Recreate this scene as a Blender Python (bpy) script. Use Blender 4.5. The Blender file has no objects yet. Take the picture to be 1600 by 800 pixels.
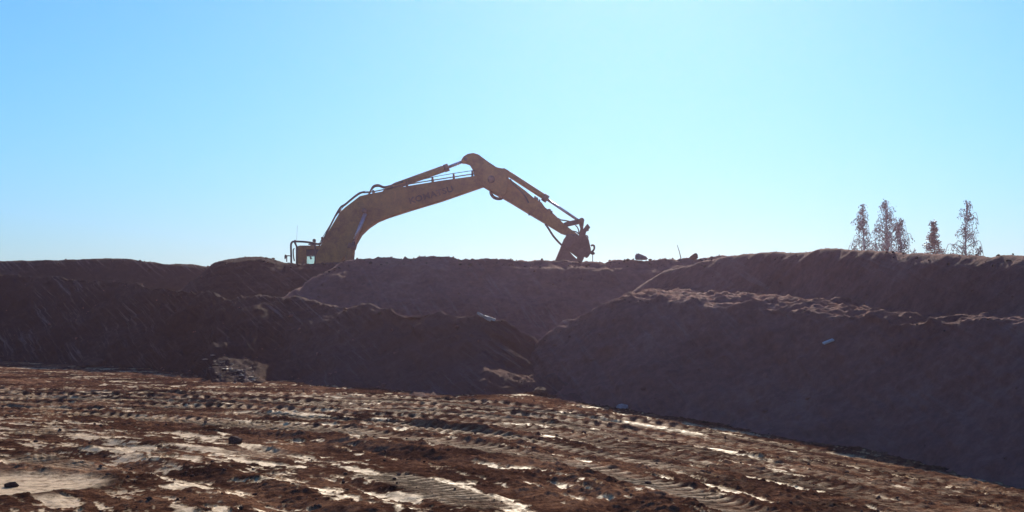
import bpy, bmesh, math, random
import numpy as np
from mathutils import Vector, Matrix

# ------------------------------------------------------------------ camera, sky, sun, exposure
F, HOR, CAMZ = 2200.0, 490.0, 1.7           # focal length and horizon line in photo pixels, eye height over the pit floor
scene = bpy.context.scene
col = scene.collection
SUN_EL, SUN_AZ = math.radians(23.5), math.radians(5.5)      # azimuth from +Y towards +X

cam_d = bpy.data.cameras.new('camera')
cam = bpy.data.objects.new('camera', cam_d); col.objects.link(cam)
cam.location = (0, 0, CAMZ); cam.rotation_euler = (math.pi / 2, 0, 0)
cam_d.sensor_width = 36; cam_d.lens = 36 * F / 1600.0; cam_d.shift_y = (HOR - 400) / 1600.0
cam_d.clip_start = 0.1; cam_d.clip_end = 8000
scene.camera = cam

world = bpy.data.worlds.new('World'); scene.world = world; world.use_nodes = True
wn, wl = world.node_tree.nodes, world.node_tree.links
wn.clear()
sky = wn.new('ShaderNodeTexSky'); sky.sky_type = 'NISHITA'; sky.sun_disc = False
sky.sun_elevation = SUN_EL; sky.sun_rotation = SUN_AZ
sky.air_density = 1.6; sky.dust_density = 0.28; sky.ozone_density = 10.0; sky.altitude = 0
bg = wn.new('ShaderNodeBackground'); bg.inputs[1].default_value = 0.101
wo = wn.new('ShaderNodeOutputWorld')
tint = wn.new('ShaderNodeMix'); tint.data_type = 'RGBA'; tint.blend_type = 'MULTIPLY'; tint.inputs[0].default_value = 1.0
tint.inputs[7].default_value = (0.66, 0.95, 1.36, 1)                # the camera's cool white balance
wl.new(sky.outputs[0], tint.inputs[6]); wl.new(tint.outputs[2], bg.inputs[0]); wl.new(bg.outputs[0], wo.inputs[0])

sun_d = bpy.data.lights.new('sun', 'SUN'); sun_d.energy = 5.0; sun_d.angle = math.radians(0.53); sun_d.color = (1.0, 0.89, 0.72)
sun = bpy.data.objects.new('sun', sun_d); col.objects.link(sun)
sdir = Vector((math.sin(SUN_AZ) * math.cos(SUN_EL), math.cos(SUN_AZ) * math.cos(SUN_EL), math.sin(SUN_EL)))
sun.rotation_euler = sdir.to_track_quat('Z', 'Y').to_euler()
sun.location = (0, 30, 40)

vs = scene.view_settings
scene.display_settings.display_device = 'sRGB'
vs.view_transform = 'Standard'; vs.look = 'None'; vs.exposure = 0.25; vs.gamma = 1.0; vs.use_curve_mapping = False
scene.render.engine = 'CYCLES'
scene.cycles.use_denoising = True
scene.cycles.max_bounces = 6; scene.cycles.volume_bounces = 0; scene.cycles.transparent_max_bounces = 12

# ------------------------------------------------------------------ helpers
def Zpx(py, d): return CAMZ + (HOR - py) * d / F
def Xpx(px, d): return (px - 800.0) * d / F
def P(px, py, d): return Vector((Xpx(px, d), d, Zpx(py, d)))

def tag(o, label=None, cat=None, group=None, kind=None):
    if label: o['label'] = label
    if cat: o['category'] = cat
    if group: o['group'] = group
    if kind: o['kind'] = kind
    return o

def empty(name, loc, rz=0.0):
    o = bpy.data.objects.new(name, None); col.objects.link(o)
    o.location = loc; o.rotation_euler = (0, 0, rz); o.empty_display_size = 0.3
    return o

def link(name, me, mat, parent=None, smooth=False):
    if mat is not None and not me.materials: me.materials.append(mat)
    o = bpy.data.objects.new(name, me); col.objects.link(o)
    if parent is not None: o.parent = parent
    if smooth: me.polygons.foreach_set('use_smooth', [True] * len(me.polygons))
    return o

def finish(name, bm, mat, parent=None, smooth=False):
    bmesh.ops.recalc_face_normals(bm, faces=bm.faces[:])
    me = bpy.data.meshes.new(name); bm.to_mesh(me); bm.free()
    return link(name, me, mat, parent, smooth)

def grid_mesh(name, pts, mat, attrs=None, smooth=True):
    """pts: (R, C, 3) numpy array"""
    R, C = pts.shape[:2]
    me = bpy.data.meshes.new(name)
    nv, nf = R * C, (R - 1) * (C - 1)
    me.vertices.add(nv); me.vertices.foreach_set('co', pts.reshape(-1).astype(np.float32))
    idx = np.arange(nv, dtype=np.int32).reshape(R, C)
    q = np.stack([idx[:-1, :-1], idx[:-1, 1:], idx[1:, 1:], idx[1:, :-1]], -1).reshape(-1)
    me.loops.add(nf * 4); me.loops.foreach_set('vertex_index', q)
    me.polygons.add(nf)
    me.polygons.foreach_set('loop_start', np.arange(nf, dtype=np.int32) * 4)
    me.polygons.foreach_set('use_smooth', np.full(nf, smooth, dtype=bool))
    if attrs:
        for k, a in attrs.items():
            at = me.attributes.new(k, 'FLOAT', 'POINT'); at.data.foreach_set('value', a.reshape(-1).astype(np.float32))
    me.update(calc_edges=True); me.validate()
    return link(name, me, mat)

def _hash(ix, iy, seed):
    h = (ix.astype(np.int64) * 374761393 + iy.astype(np.int64) * 668265263 + seed * 974711) & 0xFFFFFFFF
    h = ((h ^ (h >> 13)) * 1274126177) & 0xFFFFFFFF
    h = ((h ^ (h >> 16)) * 2246822519) & 0xFFFFFFFF
    return ((h ^ (h >> 15)) & 0xFFFF) / 65535.0

def perlin(x, y, seed=0):
    x0, y0 = np.floor(x), np.floor(y); fx, fy = x - x0, y - y0
    u, v = fx * fx * fx * (fx * (fx * 6 - 15) + 10), fy * fy * fy * (fy * (fy * 6 - 15) + 10)
    def g(dx, dy):
        a = _hash(x0 + dx, y0 + dy, seed) * 2 * np.pi
        return np.cos(a) * (fx - dx) + np.sin(a) * (fy - dy)
    return ((g(0, 0) * (1 - u) + g(1, 0) * u) * (1 - v) + (g(0, 1) * (1 - u) + g(1, 1) * u) * v) * 1.5

def fbm(x, y, seed=0, octv=4, gain=0.5):
    s, a, f = 0.0, 1.0, 1.0
    for i in range(octv):
        s = s + a * perlin(x * f + 13.7 * i, y * f - 7.1 * i, seed + i * 17); a *= gain; f *= 2.03
    return s

def sstep(a, b, x):
    t = np.clip((x - a) / (b - a), 0, 1); return t * t * (3 - 2 * t)

def gsmooth(a, sigma, axis):
    if sigma <= 0: return a
    r = int(3 * sigma + 1); k = np.exp(-0.5 * (np.arange(-r, r + 1) / sigma) ** 2); k /= k.sum()
    pad = [(0, 0)] * a.ndim; pad[axis] = (r, r)
    # odd reflection keeps the end slopes
    ap = np.pad(a, pad, mode='reflect', reflect_type='odd')
    return np.apply_along_axis(lambda m: np.convolve(m, k, mode='valid'), axis, ap)

# ------------------------------------------------------------------ materials
def mat_new(name):
    m = bpy.data.materials.new(name); m.use_nodes = True
    nt = m.node_tree; b = nt.nodes['Principled BSDF']
    return m, nt, b

def ramp(nt, stops):
    r = nt.nodes.new('ShaderNodeValToRGB'); e = r.color_ramp.elements
    while len(e) < len(stops): e.new(0.5)
    for el, (p, c) in zip(e, stops): el.position = p; el.color = (*c, 1) if len(c) == 3 else c
    return r

def noise(nt, scale, detail=6, rough=0.6, vec=None, dist=0.0):
    n = nt.nodes.new('ShaderNodeTexNoise'); n.inputs['Scale'].default_value = scale
    n.inputs['Detail'].default_value = detail; n.inputs['Roughness'].default_value = rough; n.inputs['Distortion'].default_value = dist
    if vec is not None: nt.links.new(vec, n.inputs['Vector'])
    return n

def math_n(nt, op, a, b=None):
    n = nt.nodes.new('ShaderNodeMath'); n.operation = op
    for i, v in enumerate((a, b)):
        if v is None: continue
        if isinstance(v, (int, float)): n.inputs[i].default_value = v
        else: nt.links.new(v, n.inputs[i])
    return n.outputs[0]

def mix_rgb(nt, fac, a, b, mode='MIX'):
    n = nt.nodes.new('ShaderNodeMix'); n.data_type = 'RGBA'; n.blend_type = mode
    for s, v in ((n.inputs[0], fac), (n.inputs[6], a), (n.inputs[7], b)):
        if isinstance(v, (int, float)): s.default_value = v
        elif isinstance(v, tuple): s.default_value = (*v, 1)
        else: nt.links.new(v, s)
    return n.outputs[2]

def coords(nt, scale=(1, 1, 1), rot=(0, 0, 0)):
    g = nt.nodes.new('ShaderNodeNewGeometry'); mp = nt.nodes.new('ShaderNodeMapping')
    mp.inputs['Scale'].default_value = scale; mp.inputs['Rotation'].default_value = rot
    nt.links.new(g.outputs['Position'], mp.inputs['Vector'])
    return mp.outputs[0]

def bank_material(name, dark, mid, light, bump=0.5, streak=0.0, shear=1.0, spec=0.06, east=None):
    m, nt, b = mat_new(name)
    v = coords(nt)
    n1 = noise(nt, 0.35, 5, 0.6, v); n2 = noise(nt, 5.0, 8, 0.7, v); n3 = noise(nt, 38.0, 4, 0.7, v)
    r1 = ramp(nt, [(0.36, dark), (0.52, mid), (0.68, light)])
    f = math_n(nt, 'ADD', math_n(nt, 'MULTIPLY', n1.outputs[0], 0.55), math_n(nt, 'MULTIPLY', n2.outputs[0], 0.45))
    nt.links.new(f, r1.inputs[0])
    base_c = r1.outputs[0]
    if east:                                     # soil colour lightens eastward, blending the painted shade into the painted glare
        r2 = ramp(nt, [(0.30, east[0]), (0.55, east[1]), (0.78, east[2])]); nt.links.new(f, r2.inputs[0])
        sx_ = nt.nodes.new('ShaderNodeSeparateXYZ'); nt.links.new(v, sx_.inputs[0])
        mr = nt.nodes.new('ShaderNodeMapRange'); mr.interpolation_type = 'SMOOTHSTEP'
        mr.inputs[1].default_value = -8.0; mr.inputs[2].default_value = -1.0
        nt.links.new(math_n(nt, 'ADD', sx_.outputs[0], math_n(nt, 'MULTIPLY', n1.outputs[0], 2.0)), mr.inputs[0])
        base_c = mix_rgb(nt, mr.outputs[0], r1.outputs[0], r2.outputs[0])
    c = mix_rgb(nt, 0.35, base_c, ramp_col(nt, n3.outputs[0], (0.45, 0.43, 0.42), (1.5, 1.5, 1.5)), 'MULTIPLY')
    if streak:                                   # sunlit streaks painted in pale colour along the runnels down the face
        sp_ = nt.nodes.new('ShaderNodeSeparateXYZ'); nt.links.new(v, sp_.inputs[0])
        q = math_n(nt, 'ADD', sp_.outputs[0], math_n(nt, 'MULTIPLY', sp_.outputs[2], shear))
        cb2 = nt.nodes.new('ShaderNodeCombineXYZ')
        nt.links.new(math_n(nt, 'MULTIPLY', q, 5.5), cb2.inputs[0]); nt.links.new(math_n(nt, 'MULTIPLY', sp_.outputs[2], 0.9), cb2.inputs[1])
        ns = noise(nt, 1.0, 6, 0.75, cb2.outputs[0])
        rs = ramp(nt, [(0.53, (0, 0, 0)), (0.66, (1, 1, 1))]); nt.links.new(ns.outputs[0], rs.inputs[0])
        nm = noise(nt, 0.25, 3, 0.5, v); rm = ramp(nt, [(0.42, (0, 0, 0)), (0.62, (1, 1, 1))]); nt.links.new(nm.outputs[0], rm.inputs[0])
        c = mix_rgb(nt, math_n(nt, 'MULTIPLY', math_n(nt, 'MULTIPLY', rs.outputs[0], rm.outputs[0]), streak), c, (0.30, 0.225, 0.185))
    nt.links.new(c, b.inputs['Base Color'])
    b.inputs['Roughness'].default_value = 0.95; b.inputs['Specular IOR Level'].default_value = spec
    h = math_n(nt, 'ADD', n2.outputs[0], math_n(nt, 'MULTIPLY', n3.outputs[0], 0.35))
    bp = nt.nodes.new('ShaderNodeBump'); bp.inputs['Strength'].default_value = bump; bp.inputs['Distance'].default_value = 0.10
    nt.links.new(h, bp.inputs['Height']); nt.links.new(bp.outputs[0], b.inputs['Normal'])
    return m

def ramp_col(nt, fac, a, b):
    r = nt.nodes.new('ShaderNodeMix'); r.data_type = 'RGBA'; r.clamp_factor = True
    nt.links.new(fac, r.inputs[0]); r.inputs[6].default_value = (*a, 1); r.inputs[7].default_value = (*b, 1)
    return r.outputs[2]

M = {}
M['bank'] = bank_material('glare_tone_soil', (0.14, 0.056, 0.040), (0.23, 0.096, 0.068), (0.33, 0.16, 0.11), 0.7, streak=0.3, shear=0.7, spec=0.1)  # soil colour lifted to imitate the glare over the pit's middle
M['bank_shade_tone'] = bank_material('shade_tone_soil', (0.020, 0.010, 0.008), (0.040, 0.021, 0.015), (0.085, 0.05, 0.038), 0.9, streak=0.55, shear=1.5, spec=0.03,  # soil colour darkened to carry the deep shade of the left banks
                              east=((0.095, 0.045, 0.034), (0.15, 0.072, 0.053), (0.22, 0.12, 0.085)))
M['clod'] = bank_material('clod_soil', (0.05, 0.025, 0.017), (0.10, 0.052, 0.034), (0.18, 0.10, 0.066), 0.6)

def floor_material():
    m, nt, b = mat_new('wet_mud')
    v = coords(nt, rot=(0, 0, math.radians(45)))
    vs_ = coords(nt, rot=(0, 0, math.radians(45)), scale=(1, 1, 1))
    at = nt.nodes.new('ShaderNodeAttribute'); at.attribute_name = 'smooth_mud'
    n1 = noise(nt, 0.6, 6, 0.6, v); n2 = noise(nt, 9.0, 8, 0.75, v); n3 = noise(nt, 30.0, 4, 0.7, v)
    r1 = ramp(nt, [(0.38, (0.020, 0.0085, 0.005)), (0.50, (0.098, 0.043, 0.023)), (0.64, (0.36, 0.18, 0.09))])
    f = math_n(nt, 'ADD', math_n(nt, 'MULTIPLY', n1.outputs[0], 0.5), math_n(nt, 'MULTIPLY', n2.outputs[0], 0.5))
    nt.links.new(f, r1.inputs[0])
    sm = math_n(nt, 'MULTIPLY', at.outputs['Fac'], math_n(nt, 'SUBTRACT', math_n(nt, 'MULTIPLY', n2.outputs[0], 4.2), 1.25))
    smc = nt.nodes.new('ShaderNodeClamp'); nt.links.new(sm, smc.inputs[0])
    c = mix_rgb(nt, smc.outputs[0], r1.outputs[0], (0.60, 0.38, 0.17))
    c = mix_rgb(nt, 0.5, c, ramp_col(nt, n3.outputs[0], (0.4, 0.4, 0.4), (1.6, 1.6, 1.6)), 'MULTIPLY')
    nt.links.new(c, b.inputs['Base Color'])
    ro = nt.nodes.new('ShaderNodeMapRange'); ro.inputs[3].default_value = 0.95; ro.inputs[4].default_value = 0.60
    nt.links.new(smc.outputs[0], ro.inputs[0]); nt.links.new(ro.outputs[0], b.inputs['Roughness'])
    sp = nt.nodes.new('ShaderNodeMapRange'); sp.inputs[3].default_value = 0.0; sp.inputs[4].default_value = 0.20
    nt.links.new(smc.outputs[0], sp.inputs[0]); nt.links.new(sp.outputs[0], b.inputs['Specular IOR Level'])
    b.inputs['Specular Tint'].default_value = (1.0, 0.80, 0.56, 1)
    h = math_n(nt, 'ADD', n2.outputs[0], math_n(nt, 'MULTIPLY', n3.outputs[0], 0.3))
    bs = nt.nodes.new('ShaderNodeMapRange'); bs.inputs[3].default_value = 0.9; bs.inputs[4].default_value = 0.35
    nt.links.new(smc.outputs[0], bs.inputs[0])
    bp = nt.nodes.new('ShaderNodeBump'); bp.inputs['Distance'].default_value = 0.05
    nt.links.new(bs.outputs[0], bp.inputs['Strength'])
    nt.links.new(h, bp.inputs['Height']); nt.links.new(bp.outputs[0], b.inputs['Normal'])
    return m
M['floor'] = floor_material()

def paint_material(name, colr, dirt, rough=0.5, metal=0.0, amount=0.5, spec=0.4):
    m, nt, b = mat_new(name)
    tc = nt.nodes.new('ShaderNodeTexCoord')
    n1 = noise(nt, 1.6, 8, 0.7, tc.outputs['Object']); n2 = noise(nt, 14, 6, 0.7, tc.outputs['Object'])
    f = math_n(nt, 'ADD', math_n(nt, 'MULTIPLY', n1.outputs[0], 0.7), math_n(nt, 'MULTIPLY', n2.outputs[0], 0.3))
    r = ramp(nt, [(0.5 - 0.25 * amount, colr), (0.5 + 0.25 * amount, dirt)])
    nt.links.new(f, r.inputs[0]); nt.links.new(r.outputs[0], b.inputs['Base Color'])
    rr = nt.nodes.new('ShaderNodeMapRange'); rr.inputs[1].default_value = 0.4; rr.inputs[2].default_value = 0.65
    rr.inputs[3].default_value = rough; rr.inputs[4].default_value = min(1, rough + 0.35)
    nt.links.new(f, rr.inputs[0]); nt.links.new(rr.outputs[0], b.inputs['Roughness'])
    b.inputs['Metallic'].default_value = metal; b.inputs['Specular IOR Level'].default_value = spec
    return m
M['paint'] = paint_material('dusty_yellow_paint', (0.42, 0.20, 0.036), (0.15, 0.075, 0.033), 0.5)
M['steel'] = paint_material('worn_steel', (0.14, 0.10, 0.08), (0.08, 0.055, 0.045), 0.6, 0.2)
M['rod'] = paint_material('chrome_rod', (0.55, 0.55, 0.57), (0.30, 0.27, 0.25), 0.2, 0.9, 0.3)
M['rubber'] = paint_material('black_rubber', (0.015, 0.015, 0.017), (0.04, 0.035, 0.03), 0.6)
M['black'] = paint_material('black_metal', (0.02, 0.02, 0.022), (0.06, 0.045, 0.04), 0.5)
M['letter'] = paint_material('dark_lettering', (0.012, 0.010, 0.02), (0.03, 0.02, 0.022), 0.5)
M['lamp'] = paint_material('lamp_housing', (0.05, 0.08, 0.05), (0.05, 0.05, 0.04), 0.35)
M['wood'] = paint_material('weathered_wood', (0.52, 0.48, 0.42), (0.28, 0.24, 0.20), 0.7)
M['stone'] = paint_material('pale_stone', (0.36, 0.30, 0.25), (0.16, 0.12, 0.10), 0.6)
M['pebble'] = paint_material('pebble_stone', (0.50, 0.33, 0.18), (0.30, 0.19, 0.10), 0.4, spec=0.6)
M['white'] = paint_material('sunlit_board_tone', (0.56, 0.51, 0.44), (0.38, 0.33, 0.28), 0.5)  # pale tone imitates sunlight on the shaded board
M['glint_tone'] = paint_material('glint_soil', (0.72, 0.64, 0.53), (0.45, 0.37, 0.29), 0.45)  # near-white tone stands for sun glinting on the soil
M['bark'] = paint_material('birch_bark', (0.42, 0.39, 0.37), (0.07, 0.055, 0.05), 0.8, 0, 0.6)
M['darkbark'] = paint_material('brown_bark', (0.10, 0.07, 0.055), (0.05, 0.035, 0.03), 0.9)

def glass_material():
    m, nt, b = mat_new('cab_glass'); nt.nodes.remove(b)
    out = nt.nodes['Material Output']
    t = nt.nodes.new('ShaderNodeBsdfTransparent'); t.inputs[0].default_value = (0.86, 0.92, 0.90, 1)
    g = nt.nodes.new('ShaderNodeBsdfGlossy'); g.inputs[1].default_value = 0.05
    mx = nt.nodes.new('ShaderNodeMixShader'); mx.inputs[0].default_value = 0.06
    nt.links.new(t.outputs[0], mx.inputs[1]); nt.links.new(g.outputs[0], mx.inputs[2]); nt.links.new(mx.outputs[0], out.inputs[0])
    return m
M['glass'] = glass_material()

def leaf_material(name, stops, transl=0.35):
    m, nt, b = mat_new(name)
    g = nt.nodes.new('ShaderNodeNewGeometry')
    r = ramp(nt, stops); r.color_ramp.interpolation = 'LINEAR'
    nt.links.new(g.outputs['Random Per Island'], r.inputs[0]); nt.links.new(r.outputs[0], b.inputs['Base Color'])
    b.inputs['Roughness'].default_value = 0.45; b.inputs['Specular IOR Level'].default_value = 0.5
    t = nt.nodes.new('ShaderNodeBsdfTranslucent'); nt.links.new(r.outputs[0], t.inputs[0])
    mx = nt.nodes.new('ShaderNodeMixShader'); mx.inputs[0].default_value = transl
    out = nt.nodes['Material Output']
    nt.links.new(b.outputs[0], mx.inputs[1]); nt.links.new(t.outputs[0], mx.inputs[2]); nt.links.new(mx.outputs[0], out.inputs[0])
    return m
M['leaf'] = leaf_material('birch_leaf', [(0, (0.008, 0.014, 0.013)), (0.62, (0.022, 0.034, 0.031)), (1, (0.36, 0.42, 0.43))])  # pale end of the ramp imitates leaves shining in the sun
M['redleaf'] = leaf_material('rust_leaf', [(0, (0.03, 0.018, 0.014)), (0.6, (0.07, 0.04, 0.03)), (1, (0.28, 0.20, 0.17))])

# ------------------------------------------------------------------ ground sheets, pit floor
def quad_sheet(name, x0, x1, y0, y1, z, mat, n=40):
    xs = np.linspace(x0, x1, n); ys = np.linspace(y0, y1, n)
    X, Y = np.meshgrid(xs, ys)
    return tag(grid_mesh(name, np.stack([X, Y, np.full_like(X, z)], -1), mat), kind='structure')

gx = np.concatenate([np.linspace(-900, -40, 20), np.linspace(-38, 60, 60), np.linspace(70, 900, 20)])
gf = np.interp(gx, [-900, -9, 8, 14, 60, 900], [760, 46.6, 46.6, 27, 14, 14]); gt = np.linspace(0, 1, 40) ** 2
gy = gf[None] + (1500 - gf)[None] * gt[:, None]
tag(grid_mesh('ground', np.stack([np.broadcast_to(gx, gy.shape), gy, np.full_like(gy, 1.0)], -1), M['bank']), kind='structure')
quad_sheet('lower_ground', -900, 900, -250, 760.0, -1.3, M['clod'])

TRACK_C, TRACK_R = (-14.2, 6.7), 19.0          # the wheel tracks swing round this point

FALL = 0.10
def floor_fields(X, Y):
    v = np.hypot(X - TRACK_C[0], Y - TRACK_C[1])
    u = -np.arctan2(Y - TRACK_C[1], X - TRACK_C[0]) * TRACK_R
    w = v + 0.35 * perlin(u / 7.0, v / 9.0, 5) + 0.10 * perlin(u / 1.7, v / 2.5, 6)
    h = 0.045 * fbm(u / 6.0, v / 3.0, 11, 3) + 0.016 * fbm(u / 1.6, v / 0.6, 12, 4)
    # packed smooth strips and loose cloddy strips alternate across the tracks
    strip = 0.65 * fbm(u / 3.4, w / 0.50, 31, 4, 0.6) + 0.75 * fbm(u / 1.0, w / 0.30, 35, 5, 0.72)
    bias = -0.40 + 0.38 * sstep(16.2, 15.2, w) - 0.12 * sstep(-15, -10, u)
    smooth = sstep(0.0, 0.13, strip + bias)
    rough = 1 - smooth
    h = h + 0.012 * rough * (0.5 + 0.8 * fbm(u / 1.2, v / 0.7, 20, 3))
    calm = 1 - 0.45 * sstep(16.6, 15.6, w)
    h = h + calm * rough * (0.022 * fbm(u / 0.30, v / 0.22, 21, 4, 0.7) + 0.026 * np.abs(fbm(u / 0.14, v / 0.12, 23, 2, 0.6)))
    h = h + smooth * 0.007 * fbm(u / 0.5, v / 0.2, 25, 4, 0.6)
    # lug prints
    tracks = [(24.1, 0.40, 0.22, 1), (23.1, 0.38, 0.20, -1), (22.1, 0.40, 0.22, 1), (21.1, 0.38, 0.20, -1), (20.1, 0.40, 0.22, 1), (18.9, 0.36, 0.19, -1),
              (17.6, 0.38, 0.20, 1), (15.1, 0.32, 0.19, 1), (12.9, 0.32, 0.19, -1)]
    for i, (w0, wd, pitch, sgn) in enumerate(tracks):
        off = (w - w0) / wd
        gate = sstep(0.0, 0.45, perlin(u / 5.0 + 3.3 * i, np.full_like(u, i * 1.7), 40) + 0.8)
        if i < 5: gate = gate * (1 - 0.6 * sstep(-17, -12, u))
        if i > 6: gate = gate * sstep(0.05, 0.3, perlin(u / 4.0 + 2.1 * i, np.full_like(u, i * 2.7), 41))
        band = np.clip(1.15 - np.abs(off) ** 4, 0, 1) * (np.abs(off) < 1.05) * gate
        ph = (u + sgn * 0.5 * np.abs(w - w0) + 0.03 * perlin(u / 0.6, v / 0.6, 50 + i)) / pitch
        lug = np.abs((ph % 1.0) - 0.5) * 2
        lug = sstep(0.3, 0.7, lug)
        wob = 0.8 + 0.55 * perlin(u / 0.8, v / 0.8, 60 + i)
        h = h * (1 - 0.85 * band) + band * (0.066 * lug * wob - 0.040) * (1 - 0.6 * sstep(-18, -13, u))
        h = h + 0.028 * np.exp(-((np.abs(off) - 1.15) / 0.22) ** 2) * gate * (0.6 + fbm(u / 0.5, v / 0.5, 70 + i, 3))
        smooth = smooth * (1 - band) + 0.42 * band * lug * np.clip(1.6 * wob - 0.35, 0, 1)
    # deep wheel ruts with raised shoulders
    for i, (w0, wd, dep) in enumerate([(16.4, 0.24, 0.07), (14.6, 0.16, 0.035), (13.6, 0.24, 0.06), (12.2, 0.22, 0.05), (11.2, 0.25, 0.05), (19.1, 0.14, 0.04), (25.6, 0.22, 0.03)]):
        off = (w - w0 - 0.12 * perlin(u / 2.2, np.full_like(u, 3.3 * i), 80 + i)) / wd
        gate = sstep(-0.15, 0.25, perlin(u / 6.0, np.full_like(u, 5.1 * i), 90 + i) + 0.1)
        h = h + gate * (-dep * np.exp(-off ** 2) + 0.35 * dep * np.exp(-((np.abs(off) - 1.7) / 0.6) ** 2) * (1 + fbm(u / 0.4, v / 0.4, 95 + i, 3)))
    # the curved berm round a flat patch of slurry, near and left
    r = np.hypot((X + 5.1) / 0.85, (Y - 13.5) / 0.85)
    pool = sstep(1.55, 1.0, r)
    h = h * (1 - 0.97 * pool) - 0.02 * pool + 0.025 * np.exp(-((r - 1.5) / 0.2) ** 2) * (1 + 0.5 * fbm(u / 0.4, v / 0.4, 99, 3))
    smooth = np.maximum(smooth * (1 - np.exp(-((r - 1.5) / 0.2) ** 2)), pool * 0.9)
    h = h - FALL * (np.sqrt(X * X + 1) + X - 1) / 2             # the pit floor falls away to the right
    return h, np.clip(smooth, 0, 1)

def floor_z(x, y):
    h, s = floor_fields(np.array([float(x)]), np.array([float(y)])); return float(h[0])

ang = np.arange(-0.47, 0.50, 0.0014)
d = 6.5 * np.exp(np.arange(0, math.log(50 / 6.5), 0.0023))
A, D = np.meshgrid(ang, d)
FX, FY = A * D, D
fh, fs = floor_fields(FX, FY)
tag(grid_mesh('pit_floor', np.stack([FX, FY, fh], -1), M['floor'], {'smooth_mud': fs}), kind='structure')

# ------------------------------------------------------------------ banks of the pit
SKY = [(-500, 404), (-200, 407), (0, 408), (40, 405), (120, 406), (200, 405), (240, 409), (260, 413), (300, 413), (325, 417), (345, 419)]
BASE = [(-600, 541), (-300, 553), (0, 568), (100, 571), (250, 581), (400, 594), (500, 603), (620, 611), (755, 618), (830, 613), (900, 628), (1000, 648),
        (1200, 680), (1400, 722), (1600, 770), (1800, 804), (2100, 858), (2600, 940)]
def base_d(px): return CAMZ * F / (np.interp(px, *zip(*BASE)) - HOR - FALL * max(0.0, px - 800.0))
def base_z(px): return -FALL * max(0.0, Xpx(px, float(base_d(px))))

def make_bank(name, ctrl, mat, bench=None, lumps=0.0, dpx=2.2, counts=(6, 40, 14, 14), smooth_px=7, smooth_row=1.2, rills=(), noise_amp=1.0, seed=0, label=None):
    """ctrl: {px: [(d, z), ...]} cross-sections from toe to back; lofted along px."""
    pxs = np.array(sorted(ctrl)); R = len(ctrl[pxs[0]])
    arr = np.array([ctrl[p] for p in pxs], float)               # (K, R, 2)
    cols = np.arange(pxs[0], pxs[-1] + 0.1, dpx)
    g = np.stack([[np.interp(cols, pxs, arr[:, r, k]) for r in range(R)] for k in range(2)], -1)   # (R, C, 2)
    g = gsmooth(g, smooth_px / dpx, 1)
    rows = []
    for r in range(R - 1):
        t = np.arange(counts[r]) / counts[r]
        rows.append(g[r][None] * (1 - t)[:, None, None] + g[r + 1][None] * t[:, None, None])
    rows.append(g[-1:]); prof = np.concatenate(rows, 0)
    if smooth_row: prof = gsmooth(prof, smooth_row, 0)
    dd, zz = prof[..., 0], prof[..., 1]
    pts = np.stack([(cols[None] - 800) * dd / F, dd, zz], -1)
    du = np.gradient(pts, axis=1); dv = np.gradient(pts, axis=0)
    n = np.cross(du, dv); n /= np.linalg.norm(n, axis=-1, keepdims=True) + 1e-9
    n *= np.sign(n[..., 2:3] + 1e-6)
    sx = np.cumsum(np.linalg.norm(du, axis=-1), 1); sy = np.cumsum(np.linalg.norm(dv, axis=-1), 0)
    px3, py3 = pts[..., 0], pts[..., 1] * 0.8 + pts[..., 2] * 1.4
    h = 0.10 * fbm(px3 / 2.6, py3 / 2.2, seed + 1, 3) + 0.05 * fbm(px3 / 0.7, py3 / 0.55, seed + 2, 4, 0.55) + 0.028 * np.abs(fbm(px3 / 0.22, py3 / 0.2, seed + 3, 2, 0.6))
    near_ = np.clip((pts[..., 1] - 8.0) / 18.0, 0.15, 1.0)                 # the cut face is smoother on the near side
    h = h * noise_amp * near_
    if lumps: h = h + lumps * fbm(px3 / 3.6, py3 / 1.7, seed + 5, 3, 0.5)
    for amp, wl, ln, shear in rills:
        q = (px3 + shear * (pts[..., 2])) / wl
        h = h - amp * near_ * np.abs(fbm(q, py3 / ln, seed + 9, 4, 0.6))
    if bench:
        r0, r1, amp = bench; ri = np.arange(pts.shape[0])[:, None]
        m_ = sstep(r0, r0 + 5, ri) * sstep(r1 + 3, r1 - 3, ri)
        h = h * (1 - 0.5 * m_) + m_ * amp * near_ * fbm(px3 / 1.0 + pts[..., 1] * 0.2, pts[..., 1] / 0.7, seed + 21, 4, 0.65)
    pts = pts + n * h[..., None]
    o = tag(grid_mesh(name, pts, mat), kind='structure')
    if label: o['label'] = label
    return o, pts, n

Z = Zpx
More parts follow.
